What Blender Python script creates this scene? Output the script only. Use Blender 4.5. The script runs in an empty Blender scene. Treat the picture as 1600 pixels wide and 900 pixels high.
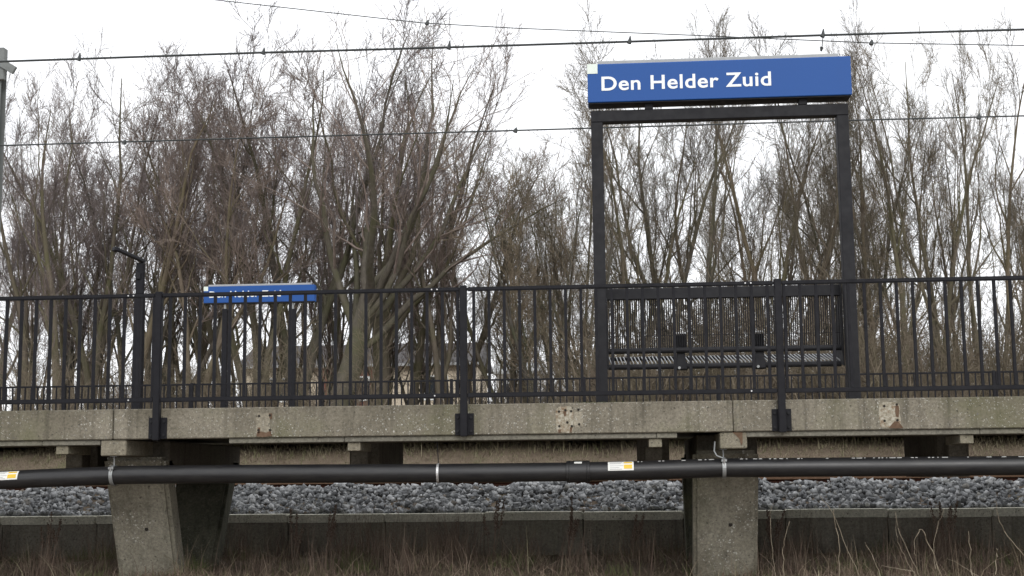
import bpy, bmesh, math, random
import numpy as np
from mathutils import Vector, Matrix
R = math.radians
rng = np.random.default_rng(7)
random.seed(7)
SC = bpy.context.scene
COL = SC.collection

# ------------------------------------------------------------------ camera
F_PX, YAW, PITCH, ROLL = 2159.87, .074883, .134444, .0105623     # pixels of the 1600 px wide photo
fw = Vector((-math.sin(YAW)*math.cos(PITCH), math.cos(YAW)*math.cos(PITCH), math.sin(PITCH)))
r0 = Vector((math.cos(YAW), math.sin(YAW), 0)); u0 = r0.cross(fw)
upv = u0*math.cos(ROLL) + r0*math.sin(ROLL); rtv = r0*math.cos(ROLL) - u0*math.sin(ROLL)
cd = bpy.data.cameras.new('camera'); cam = bpy.data.objects.new('camera', cd); COL.objects.link(cam)
cam.matrix_world = Matrix(((rtv.x, upv.x, -fw.x, 0), (rtv.y, upv.y, -fw.y, 0), (rtv.z, upv.z, -fw.z, 0), (0, 0, 0, 1)))
cd.sensor_width = 36; cd.lens = F_PX/1600*36; cd.clip_end = 2000; cd.clip_start = .1
SC.camera = cam
def at(x, y, Y):                       # photo pixel + distance -> point in the place
    d = fw*F_PX + rtv*(x-800) - upv*(y-450)
    return d*(Y/d.y)

# ------------------------------------------------------------------ light
SUN_EL, SUN_AZ = R(31), R(163)         # overcast: broad soft sun behind the camera
w = bpy.data.worlds.new('World'); SC.world = w; w.use_nodes = True
nt = w.node_tree; nt.nodes.clear()
def N(t, **k):
    n = nt.nodes.new(t)
    for a, b in k.items(): setattr(n, a, b)
    return n
out = N('ShaderNodeOutputWorld'); bg = N('ShaderNodeBackground'); bg.inputs[1].default_value = .1
sky = N('ShaderNodeTexSky'); sky.sky_type = 'NISHITA'; sky.sun_disc = False
sky.sun_elevation = SUN_EL; sky.sun_rotation = SUN_AZ
tc = N('ShaderNodeTexCoord'); sp = N('ShaderNodeSeparateXYZ'); nt.links.new(tc.outputs['Generated'], sp.inputs[0])
mr = N('ShaderNodeMapRange'); mr.inputs[1].default_value = 0; mr.inputs[2].default_value = 1
mr.inputs[3].default_value = 13.6; mr.inputs[4].default_value = 16.0
nt.links.new(sp.outputs[2], mr.inputs[0])
no = N('ShaderNodeTexNoise'); no.inputs['Scale'].default_value = 2.0; no.inputs['Detail'].default_value = 4
nt.links.new(tc.outputs['Generated'], no.inputs['Vector'])
mm = N('ShaderNodeMapRange'); mm.inputs[3].default_value = .92; mm.inputs[4].default_value = 1.08
nt.links.new(no.outputs[0], mm.inputs[0])
mu = N('ShaderNodeMath', operation='MULTIPLY'); nt.links.new(mr.outputs[0], mu.inputs[0]); nt.links.new(mm.outputs[0], mu.inputs[1])
cl = N('ShaderNodeVectorMath', operation='SCALE'); cl.inputs[0].default_value = (.985, .995, 1.02); nt.links.new(mu.outputs[0], cl.inputs['Scale'])
mx = N('ShaderNodeMix', data_type='RGBA'); mx.inputs[0].default_value = .94
nt.links.new(sky.outputs[0], mx.inputs[6]); nt.links.new(cl.outputs[0], mx.inputs[7])
nt.links.new(mx.outputs[2], bg.inputs[0]); nt.links.new(bg.outputs[0], out.inputs[0])
sd = bpy.data.lights.new('sun', 'SUN'); sd.energy = 1.15; sd.angle = R(25); sd.color = (1, .97, .93)
so = bpy.data.objects.new('sun', sd); COL.objects.link(so)
so.rotation_euler = Vector((.3, -1.0, .62)).to_track_quat('Z', 'Y').to_euler()
SC.view_settings.view_transform = 'Standard'; SC.view_settings.look = 'None'
SC.view_settings.exposure = 0; SC.view_settings.gamma = 1; SC.view_settings.use_curve_mapping = False

# ------------------------------------------------------------------ materials
def mat(name, col, rough=.6, metal=0, spec=.5):
    m = bpy.data.materials.new(name); m.use_nodes = True
    b = m.node_tree.nodes['Principled BSDF']
    b.inputs['Base Color'].default_value = (*col, 1); b.inputs['Roughness'].default_value = rough
    b.inputs['Metallic'].default_value = metal; b.inputs['Specular IOR Level'].default_value = spec
    return m
class G:                                # small node helper
    def __init__(s, m): s.m = m; s.t = m.node_tree; s.b = s.t.nodes['Principled BSDF']; s.c = None
    def n(s, t, **k):
        n = s.t.nodes.new(t)
        for a, b in k.items(): setattr(n, a, b)
        return n
    def l(s, a, b): s.t.links.new(a, b)
    def co(s, scale=(1, 1, 1), kind='Object'):
        if s.c is None: s.c = s.n('ShaderNodeTexCoord')
        mp = s.n('ShaderNodeMapping'); mp.inputs['Scale'].default_value = scale
        s.l(s.c.outputs[kind], mp.inputs[0]); return mp.outputs[0]
    def noise(s, scale, detail=4, rough=.6, sc=(1, 1, 1)):
        n = s.n('ShaderNodeTexNoise'); n.inputs['Scale'].default_value = scale
        n.inputs['Detail'].default_value = detail; n.inputs['Roughness'].default_value = rough
        s.l(s.co(sc), n.inputs['Vector']); return n.outputs[0]
    def ramp(s, fac, stops):
        r = s.n('ShaderNodeValToRGB'); e = r.color_ramp.elements
        while len(e) < len(stops): e.new(.5)
        for q, (p, c) in zip(e, stops): q.position = p; q.color = (*c, 1) if len(c) == 3 else c
        s.l(fac, r.inputs[0]); return r.outputs[0]
    def mix(s, fac, a, b, mode='MIX'):
        x = s.n('ShaderNodeMix', data_type='RGBA', blend_type=mode)
        for v, i in ((fac, 0), (a, 6), (b, 7)):
            if hasattr(v, 'links'): s.l(v, x.inputs[i])
            else: x.inputs[i].default_value = v if i == 0 else (*v, 1)
        return x.outputs[2]
    def bump(s, h, dist=.01, st=.5):
        b = s.n('ShaderNodeBump'); b.inputs['Distance'].default_value = dist; b.inputs['Strength'].default_value = st
        s.l(h, b.inputs['Height']); s.l(b.outputs[0], s.b.inputs['Normal'])
    def col(s, c): s.l(c, s.b.inputs['Base Color'])
W1 = (1, 1, 1); K = (0, 0, 0)
def concrete(name, dark, light, speck=.5, moss=.5, streak=.5, speck_scale=55, patchy=False):
    m = mat(name, light, .9, 0, .2); g = G(m)
    big = g.noise(2.2, 5, .65); c = g.ramp(big, [(.3, dark), (.7, light)])
    fine = g.noise(42, 4, .75); c = g.mix(.8, c, g.ramp(fine, [(.3, (.3, .3, .3)), (.72, (.82, .81, .8))]), 'OVERLAY')
    st = g.noise(3, 4, .6, (4, 4, .35)); c = g.mix(g.ramp(st, [(.5, K), (.75, (streak,)*3)]), c, tuple(q*.55 for q in dark))
    ms = g.noise(1.1, 5, .7); c = g.mix(g.ramp(ms, [(.5, K), (.68, (moss,)*3)]), c, (.105, .105, .052))
    v = g.n('ShaderNodeTexVoronoi'); v.inputs['Scale'].default_value = speck_scale
    wob = g.n('ShaderNodeVectorMath', operation='ADD'); nn = g.n('ShaderNodeTexNoise'); nn.inputs['Scale'].default_value = 40
    g.l(g.co(), nn.inputs['Vector']); sc_ = g.n('ShaderNodeVectorMath', operation='SCALE'); sc_.inputs['Scale'].default_value = .03
    g.l(nn.outputs['Color'], sc_.inputs[0]); g.l(g.co(), wob.inputs[0]); g.l(sc_.outputs[0], wob.inputs[1]); g.l(wob.outputs[0], v.inputs['Vector'])
    pick = g.n('ShaderNodeSeparateColor'); g.l(v.outputs['Color'], pick.inputs[0])
    vm = g.n('ShaderNodeMath', operation='MULTIPLY_ADD'); g.l(pick.outputs[2], vm.inputs[0]); vm.inputs[1].default_value = 1.7; vm.inputs[2].default_value = .6
    vd = g.n('ShaderNodeMath', operation='MULTIPLY'); g.l(v.outputs['Distance'], vd.inputs[0]); g.l(vm.outputs[0], vd.inputs[1])
    d = g.ramp(vd.outputs[0], [(.26, W1), (.42, K)])
    pk = g.ramp(pick.outputs[0], [(.38, K), (.6, W1)])
    reg = g.ramp(g.noise(2.6 if patchy else 1.6, 3), [(.46 if patchy else .38, K), (.6, W1)])
    f = g.mix(1., g.mix(1., d, pk, 'MULTIPLY'), reg, 'MULTIPLY'); f = g.mix(1., f, (speck,)*3, 'MULTIPLY')
    c = g.mix(f, c, (.55, .54, .49)); pk2 = g.ramp(pick.outputs[1], [(.8, K), (.86, (.7,)*3)])
    c = g.mix(g.mix(1., d, pk2, 'MULTIPLY'), c, (.06, .055, .045))
    g.col(c); g.bump(g.mix(.5, fine, d), .006, .6); return m
M = {}
M['edge'] = concrete('weathered_aggregate_concrete', (.135, .122, .093), (.27, .247, .2), .8, .7, .85, 70)
M['ledge'] = concrete('grey_slab_concrete', (.15, .142, .118), (.22, .21, .175), .1, .25, .3)
M['pillar'] = concrete('pillar_concrete', (.17, .155, .12), (.28, .265, .215), .95, .45, .6, 50, True)
M['mossy'] = concrete('algae_and_shade_concrete', (.05, .052, .036), (.12, .115, .088), .15, .8, .7)  # algae green, with the rear pillars' shade also put into the dark colour
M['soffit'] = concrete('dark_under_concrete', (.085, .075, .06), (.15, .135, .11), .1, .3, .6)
M['block'] = concrete('bearing_block_concrete', (.17, .15, .11), (.27, .25, .2), .3, .5, .5)
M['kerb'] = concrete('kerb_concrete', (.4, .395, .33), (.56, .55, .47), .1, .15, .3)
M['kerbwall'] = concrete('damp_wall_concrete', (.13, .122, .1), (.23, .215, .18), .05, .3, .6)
def paint(name, col, rough, bumpy=.0, var=.15, dirty=.25):
    m = mat(name, col, rough); g = G(m)
    n = g.noise(5, 5, .7); c = g.ramp(n, [(.3, tuple(q*(1-var) for q in col)), (.7, tuple(q*(1+var) for q in col))])
    dirt = g.noise(22, 5, .75, (1, 1, .4)); c = g.mix(g.ramp(dirt, [(.55, K), (.8, (dirty,)*3)]), c, tuple(min(q*1.5+.007, .9) for q in col)); g.col(c)
    g.l(g.ramp(g.noise(14, 4), [(.3, (rough-.1,)*3), (.7, (rough+.15,)*3)]), g.b.inputs['Roughness'])
    if bumpy: g.bump(g.noise(120, 3), .002, bumpy)
    return m
M['black'] = paint('black_painted_steel', (.0085, .0085, .0115), .55, .3)
M['frame'] = paint('dark_frame_steel', (.017, .017, .0195), .6, .3)
for k_ in ('black', 'frame'): M[k_].node_tree.nodes['Principled BSDF'].inputs['Specular IOR Level'].default_value = .22
M['blue'] = mat('blue_enamel', (.017, .08, .29), .5, 0, .25)
g_ = G(M['blue']); g_.col(g_.mix(g_.ramp(g_.noise(1.2, 4, .6, (3, 3, .8)), [(.5, K), (.8, (.12,)*3)]), (.017, .08, .29), (.03, .07, .2)))
M['white'] = paint('white_sign_face', (.84, .87, .86), .5, 0, .03)
M['square'] = paint('pale_green_white_square', (.7, .77, .7), .5, 0, .03)
M['cap'] = paint('grey_sign_cap', (.33, .34, .34), .5, 0, .1)
M['galv'] = paint('galvanised_steel', (.3, .31, .31), .4, .2); M['galv'].node_tree.nodes['Principled BSDF'].inputs['Metallic'].default_value = .5
M['slat'] = paint('pale_seat_bars', (.3, .31, .32), .45)
M['mast'] = paint('grey_mast_steel', (.16, .17, .165), .6)
M['bolt'] = mat('bright_bolt', (.6, .6, .6), .35, .6)
M['wire'] = mat('dark_wire', (.03, .035, .035), .6)
def pipe_mat():
    m = mat('black_plastic_pipe', (.013, .013, .015), .36); g = G(m)
    n = g.noise(3, 5, .7, (.6, 2, 2)); g.l(g.ramp(n, [(.3, (.3,)*3), (.7, (.46,)*3)]), g.b.inputs['Roughness'])
    d = g.noise(9, 5, .75, (.5, 3, 3)); g.col(g.ramp(d, [(.35, (.012, .012, .014)), (.75, (.03, .029, .028))])); return m
M['pipe'] = pipe_mat()
M['yellow'] = mat('yellow_label_field', (.75, .5, .04), .5); M['paper'] = mat('label_paper', (.78, .78, .74), .5)
M['print'] = mat('label_print', (.3, .3, .3), .6); M['pipeprint'] = mat('pipe_print', (.6, .6, .58), .6)
def rust_mat(name, a, b):
    m = mat(name, a, .9, 0, .2); g = G(m); g.col(g.ramp(g.noise(18, 5, .7), [(.3, a), (.7, b)])); g.bump(g.noise(70, 3), .004, .5); return m
M['rail'] = rust_mat('rusty_rail_web', (.035, .014, .009), (.06, .022, .013))
M['railhead'] = rust_mat('rusty_rail_head', (.13, .075, .045), (.19, .12, .08))
M['rust'] = rust_mat('rust_stain', (.1, .06, .038), (.17, .115, .078))
M['plate'] = rust_mat('old_whitewashed_mortar', (.2, .17, .12), (.45, .42, .34)); g_ = G(M['plate'])
g_.col(g_.mix(g_.ramp(g_.noise(14, 5, .75), [(.5, K), (.62, (.8,)*3)]), g_.ramp(g_.noise(34, 5, .8), [(.32, (.15, .125, .085)), (.5, (.36, .33, .26)), (.7, (.55, .53, .46))]), (.2, .125, .07)))
M['hole'] = mat('bolt_hole', (.02, .016, .012), .9)
def bark(name, a, b, moss, mossy):
    m = mat(name, a, .95, 0, .1); g = G(m)
    c = g.ramp(g.noise(3, 5, .7, (3, 3, .5)), [(.3, a), (.7, b)])
    c = g.mix(g.ramp(g.noise(.9, 4, .6), [(.42, K), (.62, (mossy,)*3)]), c, moss)
    oi = g.n('ShaderNodeObjectInfo'); c = g.mix(1., c, g.ramp(oi.outputs['Random'], [(0, (.8, .8, .85)), (1, (1.25, 1.15, 1.05))]), 'MULTIPLY')
    g.col(c); g.bump(g.noise(9, 5, .7, (4, 4, .6)), .05, .7); return m
M['bark'] = bark('mossy_bark', (.085, .077, .062), (.165, .15, .122), (.105, .107, .06), .8)
M['bark2'] = bark('brown_bark', (.09, .077, .06), (.175, .15, .12), (.11, .11, .06), .5)
M['twig'] = bark('reddish_twigs', (.165, .138, .128), (.275, .238, .222), (.19, .175, .145), .3)
M['twig2'] = bark('olive_brown_twigs', (.13, .113, .09), (.235, .205, .165), (.155, .15, .1), .6)
def island(name, stops, rough=.9):
    m = mat(name, stops[0][1], rough, 0, .2); g = G(m)
    gi = g.n('ShaderNodeNewGeometry'); g.col(g.ramp(gi.outputs['Random Per Island'], stops)); return m, g
M['stone'], g_ = island('grey_ballast_stone', [(0, (.1, .103, .105)), (.35, (.19, .195, .2)), (.6, (.28, .285, .288)), (.85, (.42, .425, .425)), (.95, (.2, .2, .19)), (1, (.15, .125, .1))])
g_.bump(g_.noise(60, 4), .006, .6)
M['dry'], _ = island('dry_grass', [(0, (.11, .08, .06)), (.4, (.18, .14, .1)), (.65, (.27, .22, .155)), (.8, (.12, .09, .065)), (.92, (.11, .125, .055)), (1, (.42, .36, .26))])
M['reddry'], _ = island('brown_bramble', [(0, (.095, .066, .053)), (.5, (.155, .112, .087)), (1, (.25, .195, .15))])
M['green'], _ = island('green_grass', [(0, (.075, .1, .035)), (.5, (.115, .14, .055)), (1, (.17, .17, .08))])
M['bankdry'], _ = island('bank_grass', [(0, (.11, .09, .06)), (.4, (.175, .15, .1)), (.65, (.25, .22, .15)), (.9, (.115, .13, .055)), (1, (.12, .095, .07))])
M['stalk'], _ = island('pale_stalk', [(0, (.17, .14, .1)), (1, (.27, .23, .17))])
def soil():
    m = mat('soil', (.05, .04, .03), 1, 0, .1); g = G(m)
    c = g.ramp(g.noise(1.5, 6, .7), [(.3, (.11, .085, .065)), (.55, (.17, .135, .1)), (.75, (.12, .12, .065))])
    c = g.mix(.5, c, g.ramp(g.noise(25, 5, .8), [(.3, (.3,)*3), (.8, (.8,)*3)]), 'OVERLAY'); g.col(c); g.bump(g.noise(14, 6, .75), .05, .8); return m
M['soil'] = soil()
M['ballastbase'] = rust_mat('ballast_bed', (.05, .05, .05), (.11, .11, .11))

# ------------------------------------------------------------------ mesh helpers
def tag(o, label=None, cat=None, group=None, kind=None):
    for k, v in (('label', label), ('category', cat), ('group', group), ('kind', kind)):
        if v: o[k] = v
    return o
def empty(name, loc, label=None, cat=None, group=None):
    o = bpy.data.objects.new(name, None); COL.objects.link(o); o.location = loc; o.empty_display_size = .2
    return tag(o, label, cat, group)
def link(name, me, mt, parent=None):
    o = bpy.data.objects.new(name, me); COL.objects.link(o)
    if mt and not len(me.materials): me.materials.append(mt)
    if parent:
        o.parent = parent
        o.location = -(world_loc(parent))
    return o
def world_loc(o):
    v = Vector(o.location)
    while o.parent: o = o.parent; v += o.location
    return v
class MB:
    def __init__(s): s.v = []; s.f = []
    def box(s, x0, x1, y0, y1, z0, z1, shear=None):
        b = len(s.v)
        s.v += [(x, y, z) for z in (z0, z1) for (x, y) in ((x0, y0), (x1, y0), (x1, y1), (x0, y1))]
        s.f += [tuple(b+i for i in q) for q in ((3, 2, 1, 0), (4, 5, 6, 7), (0, 1, 5, 4), (1, 2, 6, 5), (2, 3, 7, 6), (3, 0, 4, 7))]
        return s
    def hexa(s, P):                       # 8 points, bottom ring then top ring
        b = len(s.v); s.v += [tuple(p) for p in P]
        s.f += [tuple(b+i for i in q) for q in ((3, 2, 1, 0), (4, 5, 6, 7), (0, 1, 5, 4), (1, 2, 6, 5), (2, 3, 7, 6), (3, 0, 4, 7))]; return s
    def bar(s, a, b, wd, ht, up=(0, 0, 1)):
        a = Vector(a); b = Vector(b); t = (b-a).normalized(); sd = t.cross(Vector(up)).normalized(); u = sd.cross(t)
        P = []
        for e in (a, b):
            for (i, j) in ((-1, -1), (1, -1), (1, 1), (-1, 1)): P.append(e + sd*(i*wd/2) + u*(j*ht/2))
        return s.hexa([P[0], P[1], P[5], P[4], P[3], P[2], P[6], P[7]])
    def tube(s, pts, r, n=10):
        pts = [Vector(p) for p in pts]; b = len(s.v); rr = r if hasattr(r, '__len__') else [r]*len(pts)
        prev = None
        for i, p in enumerate(pts):
            t = (pts[min(i+1, len(pts)-1)] - pts[max(i-1, 0)]).normalized()
            if prev is None:
                a = Vector((0, 0, 1)) if abs(t.z) < .9 else Vector((1, 0, 0)); prev = t.cross(a).normalized()
            u = (prev - t*prev.dot(t)).normalized(); v_ = t.cross(u); prev = u
            for k in range(n):
                q = 2*math.pi*k/n; s.v.append(tuple(p + (u*math.cos(q) + v_*math.sin(q))*rr[i]))
        for i in range(len(pts)-1):
            for k in range(n):
                s.f.append((b+i*n+k, b+i*n+(k+1) % n, b+(i+1)*n+(k+1) % n, b+(i+1)*n+k))
        s.f.append(tuple(b+k for k in reversed(range(n)))); s.f.append(tuple(b+(len(pts)-1)*n+k for k in range(n)))
        return s
    def build(s, name, mt, parent=None, bevel=0, smooth=False, seg=1, weights=None):
        me = bpy.data.meshes.new(name); me.from_pydata(s.v, [], s.f); me.update()
        bm = bmesh.new(); bm.from_mesh(me); bmesh.ops.recalc_face_normals(bm, faces=bm.faces)
        if bevel: 
            es = [e for e in bm.edges if len(e.link_faces) == 2 and e.calc_face_angle(0) > R(35)]
            bmesh.ops.bevel(bm, geom=es, offset=bevel, segments=seg, affect='EDGES', clamp_overlap=True)
        bm.to_mesh(me); bm.free()
        if smooth:
            me.polygons.foreach_set('use_smooth', [True]*len(me.polygons))
            me.set_sharp_from_angle(angle=R(40))
        return link(name, me, mt, parent)
def np_mesh(name, V, F4, smooth=False):
    me = bpy.data.meshes.new(name); V = np.ascontiguousarray(V, dtype=np.float32); F4 = np.ascontiguousarray(F4, dtype=np.int32)
    k = F4.shape[1]
    me.vertices.add(len(V)); me.vertices.foreach_set('co', V.ravel())
    me.loops.add(F4.size); me.loops.foreach_set('vertex_index', F4.ravel())
    me.polygons.add(len(F4)); me.polygons.foreach_set('loop_start', np.arange(0, F4.size, k, dtype=np.int32))
    if smooth: me.polygons.foreach_set('use_smooth', np.ones(len(F4), dtype=bool))
    me.update(calc_edges=True); return me

# ------------------------------------------------------------------ ground
PROF = [(-8, -1.78), (0, -1.72), (5, -1.5), (9, -1.2), (11, -1.06), (12.7, -.95), (15.4, -.88), (15.69, -.88), (15.7, -.47), (16.45, -.17), (22.4, -.17), (23.2, -.45),
        (26, -.3), (27.4, -.05), (28.0, .08), (28.75, .64), (31, .72), (37, .9), (50, 1.1), (400, 2.0), (900, 2)]
def gz(y): return np.interp(y, [p[0] for p in PROF], [p[1] for p in PROF])
xs = np.concatenate([np.linspace(-400, -30, 12), np.linspace(-26, 26, 80), np.linspace(30, 400, 12)])
ys = np.concatenate([np.linspace(-8, 9, 14), np.linspace(9.3, 15.4, 30), [15.69, 15.7], np.linspace(15.9, 16.45, 4), np.linspace(17, 22.4, 6), np.linspace(23, 36, 30), np.linspace(38, 90, 20), np.linspace(110, 900, 14)])
XX, YY = np.meshgrid(xs, ys)
bumps = .035*np.sin(XX*2.1+YY*1.3)+.03*np.sin(XX*.9-YY*2.7+1)+.02*np.sin(XX*4.7+YY*3.1)
ZZ = gz(YY) + bumps*((YY < 15.3) | ((YY > 24) & (YY < 120)))
V = np.stack([XX, YY, ZZ], -1).reshape(-1, 3); nx = len(xs)
idx = np.arange(len(V)).reshape(len(ys), nx)
Fq = np.stack([idx[:-1, :-1], idx[:-1, 1:], idx[1:, 1:], idx[1:, :-1]], -1).reshape(-1, 4)
gm = np_mesh('ground', V, Fq, True); go = link('ground', gm, M['soil']); tag(go, kind='structure')
def ground_z(x, y):
    b = .035*np.sin(x*2.1+y*1.3)+.03*np.sin(x*.9-y*2.7+1)+.02*np.sin(x*4.7+y*3.1)
    return gz(y) + b*((y < 15.3) | (y > 24))

# ------------------------------------------------------------------ near platform
MOD = 2.724; PX = -4.46                              # bay length, x of a main support
XL, XR = PX-2*MOD-1.2, PX+6*MOD-1.0
plat = empty('concrete_platform', (0, 12, 0), 'raised platform of aggregate concrete slabs on splayed pillars behind the black pipe', 'platform')
z0, z1 = .348, .615
joints = [XL, PX, PX+2*MOD, PX+4*MOD, XR]
for a, b in zip(joints[:-1], joints[1:]):
    MB().box(a+.003, b-.003, 12.0, 12.13, z0, z1).build('edge_panel', M['edge'], plat, .008)
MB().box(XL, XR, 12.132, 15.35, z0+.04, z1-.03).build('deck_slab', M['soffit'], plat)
MB().box(XL, XR, 15.352, 15.46, z0+.03, z1).build('rear_edge_panel', M['edge'], plat, .008)
# grey under-ledge, interrupted at the main supports
JC = [-5.115+MOD*k for k in range(-2, 7)]
for a, b in ((XL, -4.58), (-3.42, .51), (1.09, 6.0), (7.0, XR)):
    cuts = [a]+[c for c in JC if a < c < b]+[b]
    for p_, q_ in zip(cuts[:-1], cuts[1:]): MB().box(p_+.002, q_-.002, 12.03, 12.5, z0-.046, z0-.002).build('ledge', M['ledge'], plat, .004)
def trestle(c, full=True):
    # crosshead joining the two splayed pillars
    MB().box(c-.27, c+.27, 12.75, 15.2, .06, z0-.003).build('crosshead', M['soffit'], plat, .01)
    for (yt, yb, th) in ((12.6, 13.12, .27), (15.2, 14.55, -.3)):
        za, zb = .2, -1.2
        ya, yc = (yt, yb+.1) if th > 0 else (yt, yb-.18)
        x0, x1 = c-.315, c+.27
        P = []
        for (y, z, t) in ((yc, zb, th), (ya, za, th)):
            P += [(x0, y, z), (x1, y, z), (x1, y+t, z), (x0, y+t, z)]
        if th < 0: P = [P[3], P[2], P[1], P[0], P[7], P[6], P[5], P[4]]
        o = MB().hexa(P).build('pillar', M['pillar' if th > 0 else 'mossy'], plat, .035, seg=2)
        if th > 0:
            z = -.47; yy = ya + (yc-ya)*(za-z)/(za-zb)
            MB().tube([(c+.02, yy-.006, z), (c+.02, yy+.02, z)], .018, 8).build('drill_hole', M['hole'], o)
    # thin head between pillar and block
    b = MB().box(c-.115, c+.115, 12.025, 12.95, .205, z0-.003).build('bearing_block', M['block'], plat, .008)
for k in (-1, 0, 1, 2): trestle(PX+2*MOD*k)
for c in JC[1:-1]:
    MB().box(c*.966-.056, c*.966+.056, 12.06, 12.6, .225, z0-.048).build('joist_end', M['block'], plat, .004)
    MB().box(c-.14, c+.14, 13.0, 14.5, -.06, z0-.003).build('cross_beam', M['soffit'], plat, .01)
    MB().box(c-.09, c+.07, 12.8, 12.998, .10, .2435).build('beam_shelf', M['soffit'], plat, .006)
# old fixing plates left in the panel
M['faint'] = concrete('faint_mortar', (.2, .18, .135), (.36, .33, .27), .5, .2, .4, 60)
def old_plate(x, y0_, y1_, wpx, holes, rusts, label, mt='plate'):
    a = at(x-wpx/2, y1_, 12.0); b = at(x+wpx/2, y0_, 12.0)
    m = MB(); cx, cz = (a.x+b.x)/2, (a.z+b.z)/2; hw, hh = (b.x-a.x)/2, (b.z-a.z)/2; n = 28
    rr = random.Random(int(x)); ring = []
    for i in range(n):
        q = 2*math.pi*i/n; s_ = 1/max(abs(math.cos(q)), abs(math.sin(q))); s_ = min(s_, 1.22)*(1+rr.uniform(-.06, .05))
        ring.append((cx+hw*math.cos(q)*s_, cz+hh*math.sin(q)*s_))
    for yy in (11.996, 12.01):
        m.v += [(p, yy, q) for p, q in ring]
    m.f.append(tuple(range(n))); m.f.append(tuple(reversed(range(n, 2*n))))
    for i in range(n): m.f.append((i, (i+1) % n, n+(i+1) % n, n+i))
    o = m.build('old_fixing_patch', M[mt], plat); o['label'] = label
    for (hx, hy) in holes:
        p = at(hx, hy, 12.0); MB().tube([(p.x, 11.992, p.z), (p.x, 12.004, p.z)], .011, 8).build('bolt_hole', M['hole'], o)
    for (pts) in rusts:
        m = MB(); P = [at(px_, py_, 12.0) for px_, py_ in pts]; k_ = len(P)
        for yy in (11.994, 12.002): m.v += [(p.x, yy, p.z) for p in P]
        m.f.append(tuple(range(k_))); m.f.append(tuple(reversed(range(k_, 2*k_))))
        for i in range(k_): m.f.append((i, (i+1) % k_, k_+(i+1) % k_, k_+i))
        m.build('rust_stain', M['rust'], o)
old_plate(1390, 628, 669, 31, [(1381.5, 634.5), (1382, 657.5), (1401, 632), (1402, 656.5)],
          [[(1399, 634), (1404, 634), (1405, 642), (1404, 652), (1399.5, 651), (1398.5, 642)], [(1389, 668.5), (1393, 663), (1398, 658), (1404, 659), (1408, 664), (1411, 668.5), (1400, 669.5)]],
          'whitewashed mortar patch with four bolt holes and rust at its corner')
old_plate(882, 635, 676, 27, [(873.5, 643), (874, 666), (883.5, 641), (892.5, 642.5), (886.5, 660), (893.5, 666)],
          [[(880, 643), (885, 642), (884, 650), (881.5, 651)], [(890, 668), (895, 667), (894, 671), (892.5, 676), (890.5, 675)], [(872, 671), (877, 671), (876, 676), (872.5, 676)]],
          'pale scabbed patch with scattered bolt holes and orange rust drips')
old_plate(904, 644, 668, 14, [(904, 640), (905, 663)], [], 'faint second half of the scabbed patch', 'faint')
old_plate(411, 645, 683, 22, [(405, 650), (422, 649), (404, 672), (422, 672)],
          [[(402, 675), (408, 674), (416, 676), (423, 673), (425, 681), (412, 683), (401, 682)], [(420, 646), (425, 646), (425, 654), (422, 655)], [(403, 668), (407, 668), (406, 676), (403, 677)]],
          'faint mortar patch with rust dots at its four corners', 'faint')
# rust on the bearing block by the right clamp
m = MB(); Pq = [at(x_, y_, 12.02) for x_, y_ in ((1144, 674.8), (1160, 674.8), (1160.5, 692), (1158, 696), (1155.5, 686), (1151, 681))]; k_ = len(Pq)
for yy in (12.021, 12.03): m.v += [(p.x, yy, p.z) for p in Pq]
m.f = [tuple(range(k_)), tuple(reversed(range(k_, 2*k_)))]+[(i, (i+1) % k_, k_+(i+1) % k_, k_+i) for i in range(k_)]
m.build('rust_stain', M['rust'], plat)
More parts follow.
